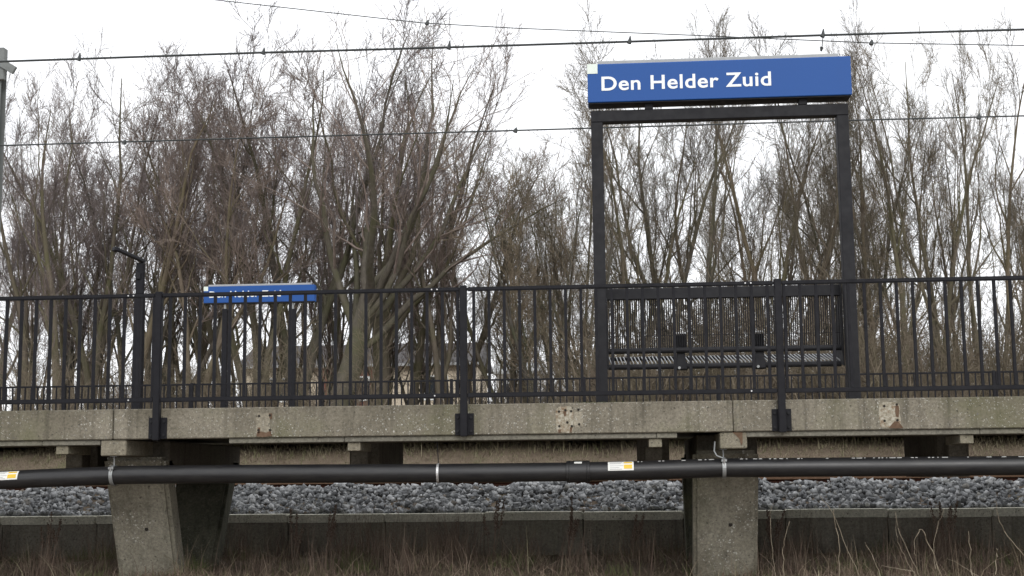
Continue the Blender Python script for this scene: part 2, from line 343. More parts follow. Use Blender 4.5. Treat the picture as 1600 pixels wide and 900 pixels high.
# moss and litter tufts on the edge
# ------------------------------------------------------------------ railing builder
def railing(base_y, ztop, zbot, zpost_bottom, x_first, nb, mod, label, name='platform_railing', plates=True, limit=None, cx=0):
    root = empty(name, (x_first, base_y, zpost_bottom), label, 'railing')
    y = base_y
    post_me = bal_me = None
    allb = []
    for i in range(nb+1):
        x = x_first+i*mod
        if post_me is None:
            o = MB().box(x-.031, x+.031, y-.078, y-.0155, zpost_bottom, ztop+.015).build('post', M['black'], root, .006, seg=2)
            post_me = o.data; px0 = x
        else:
            o = link('post', post_me, None, root); o.location.x += x-px0
        if plates:
            q = MB().box(x-.082, x+.082, y-.0152, y-.0005, zpost_bottom+.012, zpost_bottom+.2).build('base_plate', M['black'], o, .002)
            q.location = -world_loc(o)+Vector((0, 0, 0)) 
            for sx in (-.058, .058):
                for zz in (.045, .165): MB().tube([(x+sx, y-.03, zpost_bottom+zz), (x+sx, y-.014, zpost_bottom+zz)], .012, 6).build('bolt', M['frame'], o)
    for i in range(nb):
        a, b = x_first+i*mod+.032, x_first+(i+1)*mod-.032
        MB().box(a, b, y-.07, y-.028, ztop-.036, ztop).build('top_rail', M['black'], root, .008, seg=2)
        MB().box(a, b, y-.066, y-.03, zbot-.02, zbot+.02).build('bottom_rail', M['black'], root, .006, seg=2)
        if plates:
            mb = MB(); jx = b-.22
            for sx in (-.024, .024): mb.tube([(jx+sx, y-.076, ztop-.017), (jx+sx, y-.066, ztop-.017)], .0065, 8)
            mb.tube([(jx, y-.072, zbot), (jx, y-.064, zbot)], .007, 8)
            mb.build('joint_screws', M['bolt'], root)
        o_, s_ = [(.112, .1352), (.1035, .1353), (.092, .1338), (.054, .136), (.092, .1338)][i % 5]
        for k in range(20): allb.append(x_first+i*mod+o_+k*s_)
    allb.sort(key=lambda v: abs(v-cx))
    ind = allb if limit is None else allb[:limit]
    for x in ind:
        if bal_me is None:
            o = MB().box(x-.0125, x+.0125, y-.062, y-.034, zbot+.02, ztop-.036).build('baluster', M['black'], root, .002); bal_me = o.data; bx0 = x
        else:
            o = link('baluster', bal_me, None, root); o.location.x += x-bx0
    if limit and len(allb) > limit:
        mb = MB()
        for x in allb[limit:]: mb.box(x-.0125, x+.0125, y-.062, y-.034, zbot+.02, ztop-.036)
        tag(mb.build('balusters', M['black'], root), kind='stuff')
    return root
railing(12.0, 1.636, .689, .335, -4.05-MOD, 5, MOD, 'black steel railing of upright bars bolted to the front platform edge', limit=100, cx=-1)

# ------------------------------------------------------------------ station sign on its frame
sg = empty('station_sign', (1.09, 13.3, .6), 'tall dark portal frame carrying the large blue Den Helder Zuid name board', 'station sign')
fx0, fx1 = -.2, 2.29; ft = 3.535; pw = .115
MB().box(fx0, fx0+pw, 13.24, 13.36, .6, ft-pw-.001).build('post', M['frame'], sg, .006)
MB().box(fx1-pw, fx1, 13.24, 13.36, .6, ft-pw-.001).build('post', M['frame'], sg, .006)
MB().box(fx0, fx1, 13.24, 13.36, ft-pw, ft).build('crossbar', M['frame'], sg, .006)
for x in (fx0+pw/2, fx1-pw/2):
    q = MB().box(x-.16, x+.16, 13.2, 13.5, .588, .622).build('base_plate', M['frame'], sg, .003)
    [MB().tube([(x+sx, 13.225, .622), (x+sx, 13.225, .66)], .012, 6).build('anchor_bolt', M['galv'], q) for sx in (-.12, .12)]
for x in (.37, 1.86): MB().box(x-.04, x+.04, 13.24, 13.35, ft+.001, ft+.07).build('sign_foot', M['frame'], sg, .004)
sx0, sx1, sz0, sz1 = -.225, 2.32, 3.6, 3.985
pan = MB().box(sx0, sx1, 13.17, 13.4, sz0, sz1).build('sign_board', M['blue'], sg, .006)
MB().box(sx0+.01, sx1-.01, 13.185, 13.385, sz0-.012, sz0-.001).build('bottom_tray', M['frame'], pan, .002)
MB().box(sx0+.1, sx1-.11, 13.2, 13.37, sz1+.001, sz1+.04).build('top_cap', M['cap'], sg, .006)
MB().box(sx0-.001, sx0+.1, 13.1655, 13.19, sz1-.098, sz1+.001).build('white_square', M['square'], pan, .001)
def lettering(txt, x0, x1, zb, cap, y, parent):
    cu = bpy.data.curves.new('lettering', 'FONT'); cu.body = txt; cu.size = 1; cu.offset = .016; cu.extrude = .0015; cu.resolution_u = 6; cu.space_character = 1.06
    t = bpy.data.objects.new('tmp', cu); COL.objects.link(t); bpy.context.view_layer.update()
    me = bpy.data.meshes.new_from_object(t.evaluated_get(bpy.context.evaluated_depsgraph_get())); bpy.data.objects.remove(t)
    n = len(me.vertices); c = np.empty(n*3, dtype=np.float32); me.vertices.foreach_get('co', c); c = c.reshape(-1, 3)
    capc = .729+.016*2                                     # cap height of the built-in font
    sx = (x1-x0)/(c[:, 0].max()-c[:, 0].min()); sz = cap/capc
    o_ = np.empty_like(c); o_[:, 0] = x0+(c[:, 0]-c[:, 0].min())*sx; o_[:, 2] = zb+(c[:, 1]+.016)*sz; o_[:, 1] = y-c[:, 2]
    me.vertices.foreach_set('co', o_.ravel()); me.update(); me.materials.clear()
    return link('lettering', me, M['white'], parent)
ta = at(940, 141, 13.17); tb = at(1205, 133, 13.17)
lettering('Den Helder Zuid', ta.x, tb.x, ta.z-.006, .15, 13.1675, pan)

# ------------------------------------------------------------------ bench
bn = empty('bench', (1.09, 13.6, .6), 'black wire backed bench with pale slatted seat fixed between the sign posts', 'bench')
bx0, bx1 = fx0+pw+.005, fx1-pw-.005
MB().box(bx0, bx1, 13.44, 13.5, 1.685, 1.795).build('back_top_bar', M['frame'], bn, .006)
mb = MB(); n = 108
for i in range(n):
    x = bx0+.02+(bx1-bx0-.04)*i/(n-1); mb.tube([(x, 13.475, 1.69), (x, 13.47, 1.42), (x, 13.5, 1.2)], .0058, 5)
for z in (1.33,): mb.tube([(bx0, 13.485, z), (bx1, 13.485, z)], .003, 5)
mb.build('back_wires', M['frame'], bn)
MB().tube([(bx0, 13.49, 1.185), (bx1, 13.49, 1.185)], .028, 12).build('back_tube', M['frame'], bn, smooth=True)
MB().tube([(bx0, 13.56, 1.035), (bx1, 13.56, 1.035)], .027, 12).build('seat_tube', M['frame'], bn, smooth=True)
MB().tube([(bx0, 14.0, 1.15), (bx1, 14.0, 1.15)], .02, 12).build('front_tube', M['frame'], bn, smooth=True)
mb = MB(); n = 62
for i in range(n):
    x = bx0+.02+(bx1-bx0-.04)*i/(n-1); mb.bar((x+.012, 13.55, 1.065), (x-.012, 13.99, 1.165), .0085, .012)
mb.build('seat_bars', M['slat'], bn)
for x in (fx0+pw, fx1-pw):
    s_ = 1 if x < 1 else -1
    MB().hexa([(x, 13.37, 1.0), (x+s_*.012, 13.37, 1.0), (x+s_*.012, 14.02, 1.12), (x, 14.02, 1.12), (x, 13.37, 1.8), (x+s_*.012, 13.37, 1.8), (x+s_*.012, 13.5, 1.8), (x, 13.5, 1.8)]).build('end_plate', M['frame'], bn)
for px_ in (1064, 1187):
    c = at(px_, 545, 13.5).x
    arm = MB().box(c-.045, c+.045, 13.53, 13.56, 1.2, 1.335)
    for k in range(5): arm.box(c-.049+k*.022, c-.049+k*.022+.01, 13.515, 13.529, 1.2, 1.35)
    a = arm.build('armrest', M['frame'], bn, .002)
    mb = MB()
    for k in range(5): mb.tube([(c-.044+k*.022, 13.522, 1.345), (c-.044+k*.022, 13.54, 1.362), (c-.044+k*.022, 13.9, 1.37)], .0075, 6)
    mb.build('armrest_rods', M['bolt'], a)
    MB().hexa([(c-.055, 13.5, 1.0), (c+.055, 13.5, 1.0), (c+.055, 13.58, 1.0), (c-.055, 13.58, 1.0), (c-.035, 13.5, 1.2), (c+.035, 13.5, 1.2), (c+.035, 13.58, 1.2), (c-.035, 13.58, 1.2)]).build('armrest_stem', M['frame'], bn, .006)
    MB().tube([(c-.06, 13.56, 1.035), (c+.06, 13.56, 1.035)], .042, 14).build('clamp', M['frame'], bn, smooth=True)
    MB().tube([(c-.02, 13.49, 1.015), (c-.02, 13.52, 1.015)], .014, 10).build('clamp_bolt', M['galv'], bn)

# ------------------------------------------------------------------ black pipe
PY = 12.15
pth = [(-120, 764), (-30, 752), (60, 747.5), (168, 743.3), (178, 742.8), (190, 742.3), (350, 740.8), (500, 740), (690, 739.4), (880, 737.5), (1000, 735), (1131, 731), (1300, 729.8), (1600, 727.3), (1750, 726.5)]
P = [at(x, y, PY) for x, y in pth]; P = [P[0]+Vector((-2.5, .0, -.12))]+P+[P[-1]+Vector((3, 0, 0))]
pr = .0815
pipe = empty('hanging_pipe', (0, PY, .03), 'long glossy black plastic pipe hung in clamps below the platform edge', 'pipe')
def pz(x):
    for a, b in zip(P[:-1], P[1:]):
        if a.x <= x <= b.x: return a.z+(b.z-a.z)*(x-a.x)/(b.x-a.x)
MB().tube(P, pr, 40).build('pipe_body', M['pipe'], pipe, smooth=True)
def xz(x, y): return at(x, y, PY).x
c0, c1 = xz(885, 738), xz(922, 738)
def ringx(a, b, r, nm, mt, par, n=36, yoff=0):
    return MB().tube([(a, PY+yoff, pz(a)), (b, PY+yoff, pz(b))], r, n).build(nm, mt, par, .003, smooth=True)
cp = ringx(c0, c1, .094, 'coupling', M['pipe'], pipe)
ringx(c0+.02, c0+.03, .098, 'coupling_rim', M['pipe'], cp); ringx(c1-.03, c1-.02, .098, 'coupling_rim', M['pipe'], cp)
def wrap(x0, x1, a0, a1, r, nm, mt, par, n=8, dz=0):
    mb = MB()
    ca = (pz(x0), pz(x1))
    for i in range(n+1):
        q = R(a0+(a1-a0)*i/n)                      # angle from horizontal facing the camera, upwards
        for rr_ in (r, r-.0015):
            for x, zc in ((x0, ca[0]), (x1, ca[1])):
                mb.v.append((x, PY-math.cos(q)*rr_, zc+math.sin(q)*rr_))
    for i in range(n):
        b = i*4; mb.f += [(b, b+1, b+5, b+4), (b+2, b+6, b+7, b+3), (b, b+4, b+6, b+2), (b+1, b+3, b+7, b+5)]
    mb.f += [(0, 2, 3, 1), (4*n, 4*n+1, 4*n+3, 4*n+2)]
    return mb.build(nm, mt, par)
def sticker(xa, xb, a0, a1, lab):
    s_ = wrap(xa, xb, a0, a1, pr+.003, 'sticker', M['paper'], pipe); s_['label'] = lab
    wd = xb-xa; am = a0+(a1-a0)
    wrap(xa+wd*.62, xa+wd*.94, a0+(a1-a0)*.72, a0+(a1-a0)*.9, pr+.0045, 'yellow_field', M['yellow'], s_)
    wrap(xa+wd*.62, xa+wd*.94, a0+(a1-a0)*.15, a0+(a1-a0)*.55, pr+.0045, 'yellow_field', M['yellow'], s_)
    for k, (u, v_) in enumerate(((.82, .5), (.68, .45), (.44, .55), (.26, .4), (.12, .5))):
        wrap(xa+wd*.07, xa+wd*(.07+v_*.95), a0+(a1-a0)*u-1, a0+(a1-a0)*u+1.5, pr+.0042, 'print_line', M['print'], s_, 2)
sticker(xz(950, 730), xz(990, 730), 2, 66, 'white and yellow sticker beside the pipe coupling')
sticker(xz(-8, 745), xz(33, 745), 0, 60, 'white and yellow sticker at the left end of the pipe')
wrap(xz(897.5, 723), xz(909.5, 723), 48, 62, .0962, 'small_tag', M['paper'], cp, 3)
mb = MB(); x = xz(996, 720); rr = random.Random(4)
while x < 4.2:
    if rr.random() < .72 and not (xz(1120, 720) < x < xz(1142, 720)):
        L_ = rr.uniform(.008, .05); q = R(65); zc = pz(x)
        y_, z_ = PY-math.cos(q)*(pr+.001), zc+math.sin(q)*(pr+.001)
        ty, tz = math.sin(q), math.cos(q)
        mb.bar((x, y_, z_), (x+L_, y_, z_+.0), .0025, .009, (0, ty, tz)); x += L_+rr.uniform(.01, .03)
    else: x += rr.uniform(.03, .09)
tag(mb.build('printed_text', M['pipeprint'], pipe), kind='stuff')
def clamp(px_, ztop, nm, wdt, mtl, style):
    x = xz(px_, 740); zc = pz(x)
    m = MB(); n = 30
    for i in range(n+1):
        q = 2*math.pi*i/n
        for rr_ in (pr+.0035, pr+.0105 if style else pr+.006):
            for xx in (x-wdt/2, x+wdt/2): m.v.append((xx, PY-math.cos(q)*rr_, zc+math.sin(q)*rr_))
    for i in range(n):
        b = i*4; m.f += [(b, b+1, b+5, b+4), (b+2, b+6, b+7, b+3), (b, b+4, b+6, b+2), (b+1, b+3, b+7, b+5)]
    o = m.build('pipe_clamp', mtl, pipe)
    MB().tube([(x, PY, zc+pr+.005), (x+(.0 if style else -.01), PY, ztop)], .006 if style else .004, 8).build('hanger_rod', mtl if style else M['frame'], o)
    if style:
        q = R(38); y_, z_ = PY-math.cos(q)*(pr+.018), zc+math.sin(q)*(pr+.018)
        MB().box(x-wdt*.75, x+wdt*.75, y_-.012, y_+.012, z_-.01, z_+.014).build('clamp_lug', mtl, o, .003)
        MB().tube([(x, y_-.02, z_+.014), (x, y_-.004, z_-.035)], .006, 8).build('clamp_screw', M['bolt'], o)
        MB().box(x-.03, x+.03, PY-.03, PY+.03, ztop-.006, ztop-.001).build('hanger_foot', mtl, o)
clamp(178, .2045, 'c', .032, M['galv'], True); clamp(1131, .2045, 'c', .032, M['galv'], True); clamp(685, z0-.047, 'c', .02, M['bolt'], False)
# short cable looping by the right clamp
a = at(1117, 690, 12.1); MB().tube([a, at(1116, 705, 12.08), at(1120, 712, 12.05), at(1130, 716, 12.05)], .007, 8).build('earth_cable', M['galv'], pipe, smooth=True)

# ------------------------------------------------------------------ track: kerb, rails, ballast
kb = empty('ballast_kerb', (0, 15.5, -.9), 'long low concrete kerb wall holding back the grey track stones', 'kerb')
x = -9.2; rr = random.Random(3)
while x < 7.5:
    L_ = 1.1; d = rr.uniform(-.006, .006)
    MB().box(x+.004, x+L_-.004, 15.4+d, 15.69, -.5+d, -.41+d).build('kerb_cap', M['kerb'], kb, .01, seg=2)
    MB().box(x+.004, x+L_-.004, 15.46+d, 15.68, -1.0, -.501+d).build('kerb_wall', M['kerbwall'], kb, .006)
    x += L_
def rail(y, lab):
    o = empty('rail', (0, y, -.2), lab, 'rail', 'running rails of the two tracks')
    MB().box(-30, 30, y-.0355, y+.0355, -.088, -.045).build('rail_head', M['railhead'], o, .006)
    MB().box(-30, 30, y-.01, y+.01, -.195, -.0881).box(-30, 30, y-.065, y+.065, -.21, -.1951).build('rail_web', M['rail'], o)
rail(16.75, 'rusty rail nearest the kerb, running just below the black pipe')
for y, l in ((18.2, 'second rusty rail from the kerb'), (20.0, 'third rusty rail from the kerb'), (21.45, 'rusty rail farthest from the kerb')): rail(y, l)
def stones():
    bm = bmesh.new(); bmesh.ops.create_icosphere(bm, subdivisions=1, radius=1); bv = np.array([v.co for v in bm.verts]); bf = np.array([[v.index for v in f.verts] for f in bm.faces]); bm.free()
    pts = []
    def area(x0, x1, y0, y1, n, lift): pts.append(np.stack([rng.uniform(x0, x1, n), rng.uniform(y0, y1, n), np.full(n, lift)], -1))
    area(-9, 7, 15.71, 16.62, 9000, .0); area(-9, 7, 15.75, 16.6, 5000, .028); area(-9, 7, 16.62, 18.0, 5000, .01); area(-9, 7, 15.66, 15.78, 900, .04)
    area(-9, 7, 16.25, 16.62, 1600, .05)
    p = np.concatenate(pts); n = len(p); z = gz(p[:, 1])+p[:, 2]; z = np.where(p[:, 1] < 15.72, -.4+p[:, 2]*.3, z)
    wob = .018*np.sin(p[:, 0]*5.3)+.015*np.sin(p[:, 0]*11.7+2)
    q = rng.normal(size=(n, 4)); q /= np.linalg.norm(q, axis=1)[:, None]; w_, a, b, c = q.T
    RM = np.stack([1-2*(b*b+c*c), 2*(a*b-c*w_), 2*(a*c+b*w_), 2*(a*b+c*w_), 1-2*(a*a+c*c), 2*(b*c-a*w_), 2*(a*c-b*w_), 2*(b*c+a*w_), 1-2*(a*a+b*b)], -1).reshape(n, 3, 3)
    bv = np.array([(x, y, z) for x in (-1, 1) for y in (-1, 1) for z in (-1, 1)], float); bf = np.array([(0, 1, 3), (0, 3, 2), (4, 6, 7), (4, 7, 5), (0, 4, 5), (0, 5, 1), (2, 3, 7), (2, 7, 6), (0, 2, 6), (0, 6, 4), (1, 5, 7), (1, 7, 3)])
    s_ = rng.uniform(.013, .036, (n, 1))*rng.uniform(.45, 1.3, (n, 3))
    loc = (bv[None]*(1+rng.uniform(-.45, .2, (n, 8, 3))))*s_[:, None, :]
    V = np.einsum('nij,nkj->nki', RM, loc)+np.stack([p[:, 0], p[:, 1], z+wob], -1)[:, None]
    F = bf[None]+np.arange(n)[:, None, None]*len(bv)
    return np_mesh('ballast', V.reshape(-1, 3), F.reshape(-1, 3))
tag(link('ballast', stones(), M['stone']), 'bed of angular grey crushed stones behind the kerb under the rails', 'ballast', kind='stuff')

# ------------------------------------------------------------------ grass
def blades(n, xr, yr, h, wd, lean, zf, seed, seg=3, clump=0):
    g = np.random.default_rng(seed)
    if clump:
        cc = np.stack([g.uniform(*xr, clump), g.uniform(*yr, clump)], -1); k = g.integers(0, clump, n)
        p = cc[k]+g.normal(size=(n, 2))*np.array([.09, .07]); p[:, 1] = np.clip(p[:, 1], yr[0], yr[1])
    else: p = np.stack([g.uniform(*xr, n), g.uniform(*yr, n)], -1)
    hh = g.uniform(h[0], h[1], n)*g.uniform(.5, 1.1, n); az = g.uniform(0, 2*np.pi, n); ln = np.abs(g.normal(0, lean, n)); tw = g.uniform(0, np.pi, n)
    z = zf(p[:, 0], p[:, 1])-.01; V = []
    for i in range(seg+1):
        t = i/seg; off = ln*hh*t**1.7; zz = hh*t*np.clip(1-.35*ln*t, .15, 1); wv = wd*(1-t*.85)
        c = np.stack([p[:, 0]+np.cos(az)*off, p[:, 1]+np.sin(az)*off, z+zz], -1); sd = np.stack([np.cos(tw), np.sin(tw)*.6, 0*tw], -1)*(wv/2)[..., None] if hasattr(wv, '__len__') else np.stack([np.cos(tw), np.sin(tw)*.6, 0*tw], -1)*wv/2
        V += [c-sd, c+sd]
    V = np.stack(V, 1); k = 2*(seg+1)
    f = np.array([[2*i, 2*i+1, 2*i+3, 2*i+2] for i in range(seg)]); F = f[None]+np.arange(n)[:, None, None]*k
    return V.reshape(-1, 3), F.reshape(-1, 4)
def grass(name, mt, parts, label, cat):
    Vs, Fs, b = [], [], 0
    for V, F in parts: Vs.append(V); Fs.append(F+b); b += len(V)
    return tag(link(name, np_mesh(name, np.concatenate(Vs), np.concatenate(Fs)), mt), label, cat, kind='stuff')
grass('dry_grass', M['dry'], [blades(26000, (-8, 7), (10.5, 15.38), (.05, .16), .007, 2.2, ground_z, 11), blades(2600, (-8, 7), (12.5, 15.38), (.15, .42), .006, .8, ground_z, 12, 3, 60), blades(1500, (-8, 7), (12.5, 15.3), (.2, .55), .0075, 2.4, ground_z, 31, 5)],
      'matted dry brown grass on the ground before the kerb', 'grass')
grass('bramble_litter', M['reddry'], [blades(16000, (-8, 7), (10.5, 15.38), (.06, .2), .009, 2.6, ground_z, 13), blades(2600, (-8, 7), (13, 15.35), (.2, .62), .0055, .35, ground_z, 14, 3, 38), blades(2500, (-8, 7), (12.6, 15.35), (.2, .6), .006, 2.2, ground_z, 33, 5), blades(700, (-4.2, -1.5), (14, 15.35), (.35, .7), .006, .3, ground_z, 34, 3, 14)],
      'reddish brown dead stems and litter on the ground below the platform', 'dead stems')
grass('green_grass', M['green'], [blades(4200, (-8, 7), (12.8, 15.38), (.08, .24), .006, .5, ground_z, 15, 3, 45), blades(2500, (-8, 7), (10.5, 15.3), (.04, .14), .006, .8, ground_z, 16)],
      'small green grass tufts among the dry stems by the kerb wall', 'grass')
grass('bank_grass', M['bankdry'], [blades(42000, (-13, 12), (26.5, 28.8), (.05, .2), .012, 1.5, ground_z, 17), blades(9000, (-13, 12), (28.4, 33), (.1, .3), .02, .7, ground_z, 18), blades(14000, (-20, 20), (32, 42), (.15, .6), .03, .6, ground_z, 19)],
      'pale dry grass on the low bank seen under the platform', 'grass')
grass('moss', M['green'], [blades(500, (-.42, .02), (12.005, 12.12), (.008, .03), .008, 1.2, lambda x, y: x*0+z1, 41, 3, 9), blades(260, (-5.2, -3.6), (12.005, 12.12), (.004, .014), .008, 1.5, lambda x, y: x*0+z1, 42, 3, 12),
      blades(300, (1.1, 4), (12.005, 12.12), (.004, .014), .008, 1.5, lambda x, y: x*0+z1, 43, 3, 14)], 'small moss and litter tufts along the top of the platform edge', 'moss')
# pale dead stalks in the right foreground
def stalk_plant(pts, Y, r, parent_label, seed):
    g = random.Random(seed); P = [at(x, y, Y) for x, y in pts]; 
    # smooth the path
    Q = []
    for i in range(len(P)-1):
        for t in (0, .25, .5, .75):
            p0 = P[max(i-1, 0)]; p1 = P[i]; p2 = P[i+1]; p3 = P[min(i+2, len(P)-1)]
            Q.append(.5*((2*p1)+(p2-p0)*t+(2*p0-5*p1+4*p2-p3)*t*t+(3*p1-p0-3*p2+p3)*t**3))
    Q.append(P[-1]); Q = [q+Vector((g.uniform(-.006, .006), g.uniform(-.02, .02), g.uniform(-.003, .003))) for q in Q]
    base = Q[0].copy(); base.z = float(gz(Y))-.02; Q = [base]+Q
    rad = [r*(1-.6*i/len(Q)) for i in range(len(Q))]
    o = MB().tube(Q, rad, 6).build('dead_stalk', M['stalk'], None, smooth=True)
    return tag(o, parent_label, 'stalk', 'pale dead stalks in the right foreground')
Ystk = 10.6
for i, (pts, lab) in enumerate([
  ([(1345, 905), (1325, 860), (1300, 800), (1280, 775)], 'thin pale stalk leaning left, first from the right pillar to cross the kerb'),
  ([(1312, 905), (1311, 860), (1305, 815), (1302, 795)], 'short pale stalk crossing the longest left leaning stalk'),
  ([(1440, 905), (1420, 865), (1404, 825), (1398, 800)], 'long pale stalk leaning left, inner one of a crossed pair'),
  ([(1432, 900), (1413, 868), (1402, 840), (1399, 812)], 'outer pale stalk beside its crossed twin'),
  ([(1377, 905), (1366, 875), (1350, 847)], 'short straight stalk leaning left at the bottom edge'),
  ([(1472, 905), (1460, 870), (1445, 836), (1438, 828), (1430, 845), (1431, 868)], 'pale stalk with a drooping hooked tip'),
  ([(1463, 898), (1458, 850), (1468, 815), (1475, 795)], 'pale stalk bending right towards its tip'),
  ([(1528, 900), (1505, 885), (1480, 872)], 'low stalk lying almost flat near the bottom edge'),
  ([(1553, 902), (1557, 875), (1559, 857)], 'short upright pale stalk standing alone at the right'),
  ([(1602, 873), (1580, 845), (1562, 815), (1555, 785)], 'long curved pale stalk running off the right edge'),
  ([(1213, 905), (1206, 860), (1203, 810), (1205, 790)], 'upright pale stalk just right of the right pillar'),
  ([(1225, 900), (1224, 865), (1227, 840), (1233, 815)], 'kinked pale stalk second from the right pillar'),
  ([(1520, 905), (1516, 870), (1515, 830)], 'fine upright stalk between the hooked stalk and the right edge'),
  ([(1430, 893), (1400, 888), (1376, 884)], 'thin stalk lying sideways beneath the crossed pair')]):
    stalk_plant(pts, Ystk+.3*math.sin(i*2.1), .0033+.0009*math.sin(i*1.7), lab, i)
# dried dock plants in front of the kerb
def dock(px_, py_top, Y, lab, seed):
    g = random.Random(seed); b = at(px_, 850, Y); b.z = float(gz(Y)); top = at(px_, py_top, Y)
    root = empty('dried_dock', b, lab, 'plant'); h = top.z-b.z
    st = MB(); hd = MB()
    for k in range(g.randint(4, 6)):
        ax = g.uniform(-.09, .09); ay = g.uniform(-.05, .05); hk = h*g.uniform(.6, 1.0)
        pts = [(b.x+ax*.3+ax*t*1.4+g.uniform(-.006, .006), Y+ay*t, b.z+hk*t) for t in (0, .3, .6, .85, 1)]
        st.tube(pts, [.0055, .005, .004, .003, .002], 5)
        for j in range(70):
            t = g.uniform(.5, 1)
            q = np.array([np.interp(t, (0, .3, .6, .85, 1), [p_[i_] for p_ in pts]) for i_ in range(3)]); a = g.uniform(0, 6.28); rr_ = g.uniform(.004, .028)*(1.25-t)*1.6
            c = q+np.array([math.cos(a)*rr_, math.sin(a)*rr_, g.uniform(-.01, .02)]); s_ = g.uniform(.004, .009)
            i0 = len(hd.v); hd.v += [tuple(c+np.array(d)*s_) for d in ((1, 0, 0), (-1, 0, .3), (0, 1, 0), (0, -1, .2), (0, 0, 1.4), (0, 0, -1.2))]
            hd.f += [(i0+a_, i0+b_, i0+c_) for a_, b_, c_ in ((0, 2, 4), (2, 1, 4), (1, 3, 4), (3, 0, 4), (2, 0, 5), (1, 2, 5), (3, 1, 5), (0, 3, 5))]
    st.build('stem', M['reddry'], root); hd.build('seed_head', M['reddry'], root)
for a in ((884, 770, 14.6, 'tallest dried brown dock against the grey stones right of centre'), (507, 785, 15.0, 'dried brown dock before the kerb left of centre'), (768, 775, 15.0, 'dried brown dock before the kerb, left of the tallest one'),
          (236, 0, 0, '')):
    if a[2]: dock(*a, seed=int(a[0]))
for a in ((75, 790, 14.3, 'dried dock below the left end of the pipe'), (458, 793, 14.6, 'small dried dock next to the rear left pillar'), (1478, 780, 14.8, 'dried dock behind the pale foreground stalks'),
          (985, 800, 14.9, 'small dried dock left of the right pillar'), (1205, 790, 15.0, 'small dried dock right of the right pillar')): dock(*a, seed=int(a[0]))

# ------------------------------------------------------------------ far platform, railing, sign, lamp
FY = 28.3; FD = .93
fp = empty('concrete_platform', (0, FY, FD), 'second concrete platform beyond the tracks, mostly hidden behind the near one', 'platform')
MB().box(-18, 16, FY, FY+3.6, FD-.23, FD).build('deck_slab', M['edge'], fp, .01)
fpx = at(706, 620, FY).x
railing(FY, 1.955, .99, FD-.02, fpx-4*MOD, 9, MOD, 'low looking dark railing of thin bars on the far platform', plates=False, limit=100, cx=-2)
fs = empty('station_sign', (-8, 30.4, FD), 'small looking blue station name board on two dark posts, partly behind the railing', 'station sign')
FYs = 30.4
a = at(320.5, 449, FYs); b = at(493, 443, FYs); zb_ = at(320, 474.5, FYs).z
pn = MB().box(a.x, b.x, FYs-.1, FYs+.1, zb_, a.z).build('sign_board', M['blue'], fs, .006)
MB().box(a.x+.1, b.x-.1, FYs-.08, FYs+.08, a.z+.001, a.z+.045).build('top_cap', M['cap'], fs, .006)
MB().box(a.x-.001, a.x+.1, FYs-.104, FYs-.05, a.z-.1, a.z+.001).build('white_square', M['square'], pn)
MB().box(a.x+.02, b.x-.02, FYs-.09, FYs+.09, zb_-.02, zb_-.001).build('bottom_tray', M['frame'], pn)
lettering('Den Helder Zuid', a.x+.13, a.x+.13+(tb.x-ta.x), zb_+.12, .15, FYs-.102, pn)
for px_, wp in ((352, 8), (458, 9.5)):
    c = at(px_, 485, FYs); hw = wp/2*FYs/F_PX
    MB().box(c.x-hw, c.x+hw, FYs-.06, FYs+.06, FD, c.z+.03).build('post', M['black'], fs, .008)
    MB().box(c.x-.02, c.x+.02, FYs-.03, FYs+.03, c.z+.031, zb_-.021).build('sign_foot', M['galv'], fs)
LY = 30.0
lp = empty('platform_lamp', (at(216, 600, LY).x, LY, FD), 'dark square lamp post with short arm angled up to the left, on the far platform', 'lamp post')
c = at(217.5, 500, LY).x
MB().box(c-.105, c+.105, LY-.09, LY+.09, FD, at(217, 460, LY).z).build('post', M['black'], lp, .01)
MB().box(c-.082, c+.082, LY-.07, LY+.07, at(217, 460, LY).z+.001, at(218, 411, LY).z).build('upper_post', M['black'], lp, .01)
MB().box(c-.075, c+.035, LY-.12, LY-.071, at(218, 437, LY).z, at(218, 427, LY).z).build('control_box', M['frame'], lp, .01)
p0, p1 = at(226, 409, LY-.02), at(186, 391, LY-.5)
MB().bar(p0, p1, .13, .07).build('lamp_arm', M['frame'], lp, .015)
q0, q1 = p1+Vector((-.002, -.002, 0)), at(177, 388.5, LY-.6)
MB().bar(q0, q1, .16, .1).build('lamp_head', M['black'], lp, .02)

# ------------------------------------------------------------------ overhead line
WY = 20.7
def wire(name, pts, r, lab, clips=()):
    o = empty(name, at(*pts[0], WY), lab, 'overhead wire')
    P = [at(x, y, WY) for x, y in pts]; P = [P[0]+(P[0]-P[1]).normalized()*6]+P+[P[-1]+(P[-1]-P[-2]).normalized()*6]
    MB().tube(P, r, 8).build('wire', M['wire'], o, smooth=True)
    for (x, y, h) in clips:
        c = at(x, y, WY); MB().tube([c+Vector((-.012, 0, -.03)), c+Vector((0, 0, .01)), c+Vector((.01, 0, .1*h))], [.035, .03, .008], 7).build('dropper_clip', M['wire'], o)
wire('carrier_wire', [(20, 95.5), (124, 92), (400, 82.5), (700, 74), (985, 65), (1285, 55), (1600, 46)], .018, 'thick dark catenary wire with small upright clips, crossing above the blue sign',
     [(124, 92, 1.0), (412, 82, .8), (702, 74, 1.1), (984, 65, .9), (1286, 55, 1.0)])
wire('contact_wire', [(0, 227.5), (400, 215.5), (800, 204), (1330, 188), (1600, 181)], .012, 'lower dark contact wire passing behind the top of the sign frame', [(195, 222, .4), (806, 204, .5), (1530, 183, .6)])
wire('feeder_wire', [(320, -2), (662, 36), (805, 44), (1080, 55), (1360, 67), (1600, 71)], .008, 'thinnest wire sloping down to the right near the top', [(668, 36, .5), (1362, 67, .5)])
